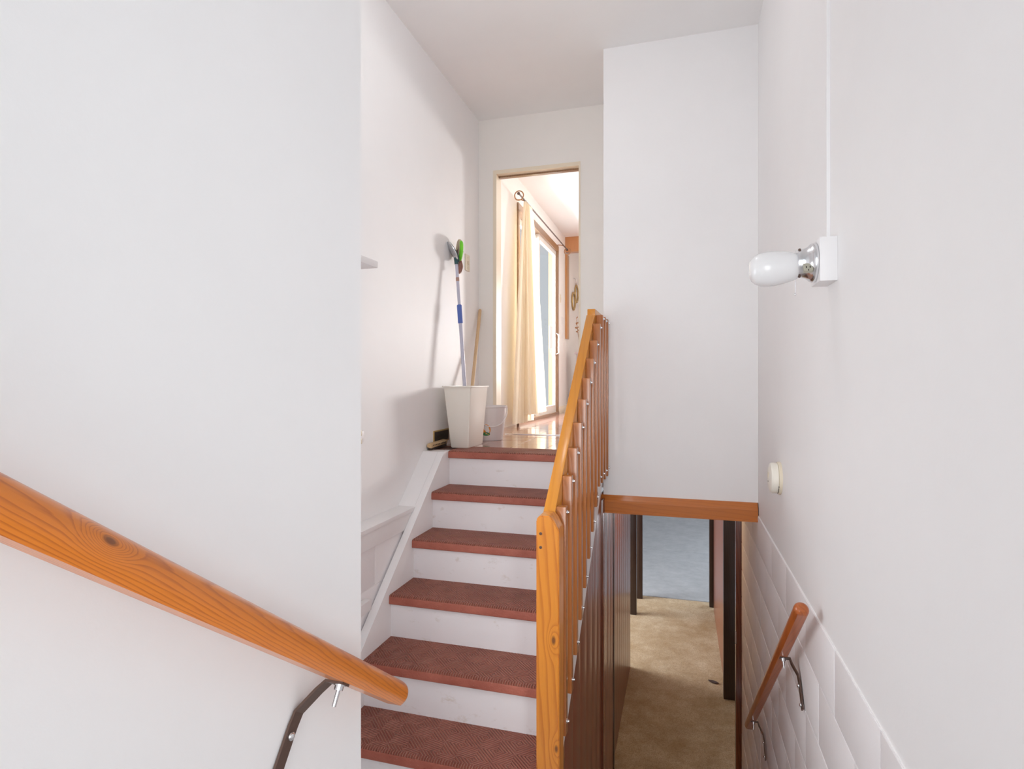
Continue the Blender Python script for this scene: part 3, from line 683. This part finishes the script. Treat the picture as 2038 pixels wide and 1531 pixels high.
# scrub brush standing in the bucket
sb = thing('scrub_brush', 'dark round scrub brush sticking out of the white bucket', 'brush', (BX-.03, BY-.03, Z0+.02))
bm = bmesh.new()
pr_ = [(.002, -.026), (.012, -.024), (.021, -.015), (.026, 0), (.024, .012), (.018, .021), (.008, .027), (.001, .028)]
bm_lathe(bm, pr_, 24, 'Z')
for v in bm.verts:
    a_ = math.atan2(v.co.y, v.co.x); k = 1+.07*math.cos(12*a_); v.co.x *= k; v.co.y *= k
put('brush_head', finish(bm, 'brush_head', 'darkplastic', True), sb, (BX-.052, BY-.055, Z0+.258), (.5, .3, 0))
bm = bmesh.new(); bm_tube(bm, [(BX-.052, BY-.055, Z0+.245), (BX-.03, BY-.03, Z0+.014)], .008, 10)
put('brush_handle', finish(bm, 'brush_handle', 'darkplastic', True, (BX-.04, BY-.04, Z0+.1)), sb, (BX-.04, BY-.04, Z0+.1))
# mop in the wastebasket
mp_ = thing('mop', 'lilac-handled flat mop with green pad leaning in the ivory wastebasket', 'mop', (-1.352, 3.60, Z0+.02))
MB, MT = Vector((-1.352, 3.595, Z0+.018)), Vector((-1.448, 3.622, .80))
mdir = (MT-MB).normalized()
def at(z): t = (z-MB.z)/(MT.z-MB.z); return MB.lerp(MT, t)
bm = bmesh.new(); bm_tube(bm, [MB, at(.4)], .0125, 14); put('lower_pole', finish(bm, 'lower_pole', 'pole', True, MB), mp_, MB)
bm = bmesh.new(); bm_tube(bm, [at(.39), at(.42), MT], [.0105, .0105, .0105], 14); put('upper_pole', finish(bm, 'upper_pole', 'pole', True, at(.39)), mp_, at(.39))
bm = bmesh.new(); bm_tube(bm, [at(.390), at(.394), at(.512), at(.516)], [.013, .0165, .0165, .013], 16); put('grip', finish(bm, 'grip', 'blue', True, at(.45)), mp_, at(.45))
bm = bmesh.new(); bm_tube(bm, [at(.675), at(.70)], .0113, 14); put('pole_label', finish(bm, 'pole_label', 'cloth', True, at(.68)), mp_, at(.68))
bm = bmesh.new(); bm_tube(bm, [at(.79), at(.83), at(.845)], [.0135, .0155, .008], 14); put('swivel_joint', finish(bm, 'swivel_joint', 'teal', True, at(.8)), mp_, at(.8))
def disc_plate(lx, lz, th, n=28):
    bm = bmesh.new(); A_ = []
    for x, s in ((-th/2, .9), (-th/4, 1), (th/4, 1), (th/2, .9)):
        A_.append([bm.verts.new((x, lx*s*math.cos(2*math.pi*k/n), lz*s*math.sin(2*math.pi*k/n))) for k in range(n)])
    fs = [bm.faces.new(A_[0]), bm.faces.new(A_[-1][::-1])]
    for p, q in zip(A_, A_[1:]):
        for k in range(n): fs.append(bm.faces.new((p[k], p[(k+1) % n], q[(k+1) % n], q[k])))
    bmesh.ops.recalc_face_normals(bm, faces=fs); return bm
hc = at(.83)
put('head_frame', finish(disc_plate(.052, .072, .010), 'head_frame', 'chrome', True), mp_, hc+Vector((-.018, -.02, .045)), (-.22, -.50, .62))
put('head_rim', finish(disc_plate(.055, .075, .006), 'head_rim', 'teal', True), mp_, hc+Vector((-.013, -.016, .042)), (-.22, -.50, .62))
put('foam_pad', finish(disc_plate(.055, .070, .024), 'foam_pad', 'green', True), mp_, hc+Vector((.016, .030, .056)), (0, .05, .58))
put('pad_cover', finish(disc_plate(.062, .080, .022), 'pad_cover', 'tancloth', True), mp_, hc+Vector((.002, .042, .058)), (0, .05, .58))
bm = bmesh.new(); n, m_ = 9, 12; g = []
for i in range(m_+1):
    t = i/m_; row = []
    for j in range(n):
        s = j/(n-1)-.5; row.append(bm.verts.new((s*.045*(1-.25*t)+.006*math.sin(9*t+j), .008*math.sin(j*1.9)+.012*t, .07-t*.15+.008*math.sin(j*1.3))))
    g.append(row)
fs = [bm.faces.new((g[i][j], g[i][j+1], g[i+1][j+1], g[i+1][j])) for i in range(m_) for j in range(n-1)]
bmesh.ops.solidify(bm, geom=fs, thickness=.006)
put('hanging_cloth', finish(bm, 'hanging_cloth', 'cloth', True), mp_, hc+Vector((.014, .02, -.012)), (0, 0, .3))
# wooden stick in the bin, leaning into the corner
S0, S1 = Vector((-1.378, 3.63, Z0+.016)), Vector((-1.484, 4.20, .555))
bm = bmesh.new(); bm_tube(bm, [S0, S0.lerp(S1, .99), S1], [.0125, .0125, .009], 14)
# build along local z so the grain follows
bm.free(); Ls = (S1-S0).length; bm = bmesh.new(); bm_lathe(bm, [(.0125, 0), (.0125, Ls-.01), (.009, Ls)], 14, 'Z')
o = put('wooden_stick', finish(bm, 'wooden_stick', 'stick', True), None, S0); o.rotation_euler = (S1-S0).to_track_quat('Z', 'Y').to_euler()
tag(o, 'plain pale wooden stick leaning from the wastebasket into the corner', 'stick')
# vent grille on the wall and wooden brush below it
vt = thing('wall_vent', 'small dark metal vent low on the wall behind the wastebasket', 'vent', (XL, 3.46, Z0+.02))
box('vent_frame', (XL-.002, 3.357, -.392), (XL+.006, 3.60, -.312), 'brass', vt, .0015)
box('vent_backing', (XL+.002, 3.366, -.384), (XL+.0068, 3.592, -.320), 'vent', vt)
for i in range(8): box('slat', (XL+.006, 3.37, -.382+i*.008), (XL+.010, 3.588, -.3785+i*.008), 'vent', vt)
wbx = thing('hand_brush', 'wooden brush block lying against the wall beside the wastebasket', 'brush', (-1.482, 3.38, Z0))
bm = bmesh.new(); bm_box(bm, (-.016, -.13, -.012), (.016, .13, .012), .005); put('brush_block', finish(bm, 'brush_block', 'brushwood', True), wbx, (-1.478, 3.375, Z0+.030), (.02, .2, .02))
for i in range(9):
    bm = bmesh.new(); bm_lathe(bm, [(.0035, 0), (.0045, .004), (.004, .006)], 8, 'X'); put('bristle_tuft', finish(bm, 'bristle_tuft', 'vent', True), wbx, (-1.464, 3.27+i*.024, Z0+.030))
bm = bmesh.new(); bm_box(bm, (-.012, -.12, -.009), (.012, .12, .009), .002); put('bristle_pad', finish(bm, 'bristle_pad', 'vent', True), wbx, (-1.482, 3.385, Z0+.0095))
# switches
def plate(name, label, y, z, hw, hh, toggle=True):
    t = thing(name, label, 'switch' if toggle else 'outlet', (XL, y, z-hh))
    box('plate', (XL, y-hw, z-hh), (XL+.007, y+hw, z+hh), 'ivory' if toggle else 'paint', t, .002)
    if toggle:
        box('toggle', (XL+.006, y-.006, z-.012), (XL+.016, y+.006, z+.010), 'ivory', t, .002)
        for s in (-1, 1):
            bm = bmesh.new(); bm_lathe(bm, [(.003, 0), (.003, .001), (.001, .0015)], 8, 'X'); put('screw', finish(bm, 'screw', 'brass'), t, (XL+.007, y, z+s*hh*.62))
    else:
        for s in (-1, 1): box('socket', (XL+.006, y-.016, z+s*.020-.013), (XL+.009, y+.016, z+s*.020+.013), 'ivory', t, .003)
plate('light_switch', 'ivory light switch on the wall beside the mop head', 3.957, .868, .042, .060)
plate('wall_outlet', 'white outlet cover on the left wall by the near wall edge', 2.48, -.27, .037, .025, False)
# wall shelf
ws = thing('wall_shelf', 'white painted shelf end jutting from the left wall', 'shelf', (-1.375, 1.75, .488))
box('shelf_board', (XL, 1.25, .488), (-1.25, 2.22, .517), 'paint', ws, .002)
for y in (1.45, 2.05): poly('shelf_bracket', [(XL, .488), (XL+.18, .488), (XL+.18, .478), (XL+.012, .36), (XL, .36)], 'Y', y-.008, y+.008, 'paint', ws)
# ------------------------------------------------------------------ kitchen
pd = tag(put('door_2', finish((lambda b: (bm_box(b, (-1.66, PD0, PDT-.075), (-1.535, PD1, PDT)), bm_box(b, (-1.66, PD0, Z0), (-1.535, PD0+.06, PDT-.07)), bm_box(b, (-1.66, PD1-.06, Z0), (-1.535, PD1, PDT-.07)), bm_box(b, (-1.66, PD0, Z0-.01), (-1.53, PD1, Z0+.03)), b)[-1])(bmesh.new()), 'door_2', 'doorframe')), 'brown framed sliding patio door behind the curtain', None, None, 'structure')
ym = (PD0+PD1)/2
for (a_, b_, xx) in ((PD0+.06, ym+.03, -1.64), (ym-.03, PD1-.06, -1.595)):
    s = put('sash', finish((lambda b: (bm_box(b, (xx, a_, Z0+.03), (xx+.035, a_+.055, PDT-.075)), bm_box(b, (xx, b_-.055, Z0+.03), (xx+.035, b_, PDT-.075)), bm_box(b, (xx, a_+.055, PDT-.135), (xx+.035, b_-.055, PDT-.075)), bm_box(b, (xx, a_+.055, Z0+.03), (xx+.035, b_-.055, Z0+.12)), b)[-1])(bmesh.new()), 'sash', 'sash'), pd)
    box('pane', (xx+.015, a_+.05, Z0+.11), (xx+.020, b_-.05, PDT-.125), 'glass', s)
bm = bmesh.new(); bm_tube(bm, [(-1.555, PD1-.09, .35), (-1.52, PD1-.09, .37), (-1.52, PD1-.09, .61), (-1.555, PD1-.09, .63)], .009, 8); put('handle', finish(bm, 'handle', 'chrome', True), pd)
box('note', (-1.5735, 7.06, .42), (-1.5725, 7.24, .70), 'paper', pd)
# curtain rod and curtain
rd = thing('curtain_rod', 'thin dark curtain rod with ring ends above the patio door', 'curtain rod', (-1.45, 6.36, 1.755))
bm = bmesh.new(); bm_tube(bm, [(-1.45, 5.20, 1.757), (-1.45, 7.56, 1.757)], .008, 10); put('rod', finish(bm, 'rod', 'bracket', True), rd)
for y in (5.18, 7.58):
    bm = bmesh.new(); bm_torus(bm, (-1.446, y, 1.735), .043, .0055, 'Y'); put('ring_end', finish(bm, 'ring_end', 'copper', True), rd)
    bm = bmesh.new(); bm_lathe(bm, [(.012, -.008), (.015, 0), (.012, .008)], 14, 'Y'); put('finial', finish(bm, 'finial', 'bracket', True), rd, (-1.452, y+.006, 1.757))
for y in (5.46, 7.42):
    bm = bmesh.new(); bm_tube(bm, [(-1.55, y, 1.79), (-1.50, y, 1.785), (-1.45, y, 1.766)], .006, 8); put('support', finish(bm, 'support', 'copper', True), rd)
ct = thing('curtain', 'cream sheer curtain gathered to the left of the patio door', 'curtain', (-1.42, 5.5, Z0+.05))
def curtain(yt0, yt1, yb0, yb1, xt, xb, zt, zb, folds, amp, ph):
    bm = bmesh.new(); n, m_ = 90, 26; g = []
    for i in range(m_+1):
        t = i/m_; e = t**.75; row = []
        for j in range(n+1):
            s = j/n; y = (yt0+(yt1-yt0)*s)*(1-e)+(yb0+(yb1-yb0)*s)*e
            a_ = amp*(.35+.65*e)
            x = xt*(1-e)+xb*e+a_*math.sin(2*math.pi*folds*s+ph)+.3*a_*math.sin(2*math.pi*folds*2.3*s+1+2*t)
            row.append(bm.verts.new((x, y, zt+(zb-zt)*t)))
        g.append(row)
    for i in range(m_):
        for j in range(n): bm.faces.new((g[i][j], g[i][j+1], g[i+1][j+1], g[i+1][j]))
    return bm
put('curtain_panel', finish(curtain(5.42, 5.68, 5.22, 5.93, -1.45, -1.38, 1.752, -.31, 8, .035, .4), 'curtain_panel', 'curtain', True), ct)
put('curtain_lining', finish(curtain(5.40, 5.52, 5.02, 5.60, -1.452, -1.445, 1.75, -.385, 6, .028, 1.3), 'curtain_lining', 'curtain', True), ct)
# wall decorations and things at the far side of the kitchen
def ring_decor(y, z, label):
    bm = bmesh.new(); bm_torus(bm, (0, 0, 0), .125, .017, 'X', 36, 8)
    for v in bm.verts: v.co.x *= .7
    o = put('wall_ring', finish(bm, 'wall_ring', 'brass', True), None, (-1.536, y, z)); tag(o, label, 'wall decoration', 'gold rings on the kitchen wall')
ring_decor(8.545, 1.205, 'gold wall ring, the lower one nearer the patio door')
ring_decor(8.80, 1.35, 'gold wall ring, the upper one further from the patio door')
bm = bmesh.new(); bm_tube(bm, [(-1.55, 8.62, 1.56), (-1.52, 8.62, 1.55), (-1.515, 8.64, 1.50), (-1.53, 8.70, 1.48)], .008, 8)
tag(put('wall_hook', finish(bm, 'wall_hook', 'steel', True, (-1.55, 8.62, 1.55)), None, (-1.55, 8.62, 1.55)), 'small grey hook above the gold rings', 'hook')
tag(box('wooden_strip', (-1.55, 7.94, .60), (-1.518, 8.09, 1.78), 'goldwood', None, .004), 'long golden-brown wooden strip hung on the kitchen wall', 'wooden strip')
tag(box('wall_paper_note', (-1.55, 7.66, .60), (-1.5475, 7.86, .88), 'paper', None), 'white paper sheet on the kitchen wall beside the patio door', 'paper')
pt_ = thing('light_switch', 'small ivory switch on the kitchen wall beside the patio door', 'switch', (-1.55, 7.6, 1.06))
box('plate', (-1.55, 7.565, 1.06), (-1.544, 7.635, 1.17), 'ivory', pt_, .002); box('toggle', (-1.545, 7.594, 1.105), (-1.535, 7.606, 1.125), 'ivory', pt_)
pc = thing('pedestal', 'mauve pedestal cabinet near the far kitchen wall', 'cabinet', (-1.30, 8.1, Z0))
box('body', (-1.40, 7.98, Z0), (-1.18, 8.24, .385), 'mauve', pc, .004); box('cabinet_top', (-1.42, 7.96, .385), (-1.16, 8.26, .41), 'mauve', pc, .004)
box('door_panel', (-1.38, 7.972, Z0+.08), (-1.20, 7.98, .35), 'mauve', pc, .002)
vz = thing('twig_vase', 'white cup of gold twigs on the mauve pedestal', 'vase', (-1.345, 8.06, .41))
bm = bmesh.new(); bm_lathe(bm, [(.03, 0), (.036, .01), (.036, .10), (.032, .105), (.030, .095), (.028, .012), (.004, .011)], 24, 'Z'); put('cup', finish(bm, 'cup', 'paper', True), vz, (-1.345, 8.06, .41))
for i in range(7):
    a_ = i*.9; tip = Vector((-1.345+.07*math.cos(a_), 8.06+.05*math.sin(a_), .80+.10*math.sin(i*2.1)))
    base = Vector((-1.345+.012*math.cos(a_), 8.06+.012*math.sin(a_), .44)); mid = base.lerp(tip, .5)+Vector((.015*math.cos(a_*3), 0, .02))
    bm = bmesh.new(); bm_tube(bm, [base, mid, tip], [.004, .0035, .002], 6)
    tw = put('twig', finish(bm, 'twig', 'copper', True, base), vz, base)
    for k in range(3):
        q = mid.lerp(tip, .35+.32*k); bm = bmesh.new()
        bm_lathe(bm, [(.001, 0), (.010, .012), (.013, .024), (.007, .036), (.001, .042)], 8, 'Z')
        for v in bm.verts: v.co.y *= .45
        put('leaf', finish(bm, 'leaf', 'copper', True), tw, q, (random.uniform(-1, 1), random.uniform(-1.2, 1.2), random.uniform(0, 3)))
# a dry leaf on the basement carpet
bm = bmesh.new()
pts = [(0, -.05), (.022, -.02), (.026, .012), (.012, .042), (0, .055), (-.012, .042), (-.024, .01), (-.02, -.022)]
bm_poly(bm, pts, 'Z', 0, .003)
for v in bm.verts: v.co.z += 6*v.co.x**2+3*v.co.y**2
tag(put('dry_leaf', finish(bm, 'dry_leaf', 'darkpost', True), None, (.305, 5.86, ZF+.001), (0, 0, 1.2)), 'small dark dry leaf lying on the basement carpet', 'leaf')
# patio outside the door
tag(struct('floor_patio', [((-5, 4, Z0-.3), (-1.67, 9.5, Z0-.1))], 'outside'), 'pale concrete patio outside', None, None, 'structure')
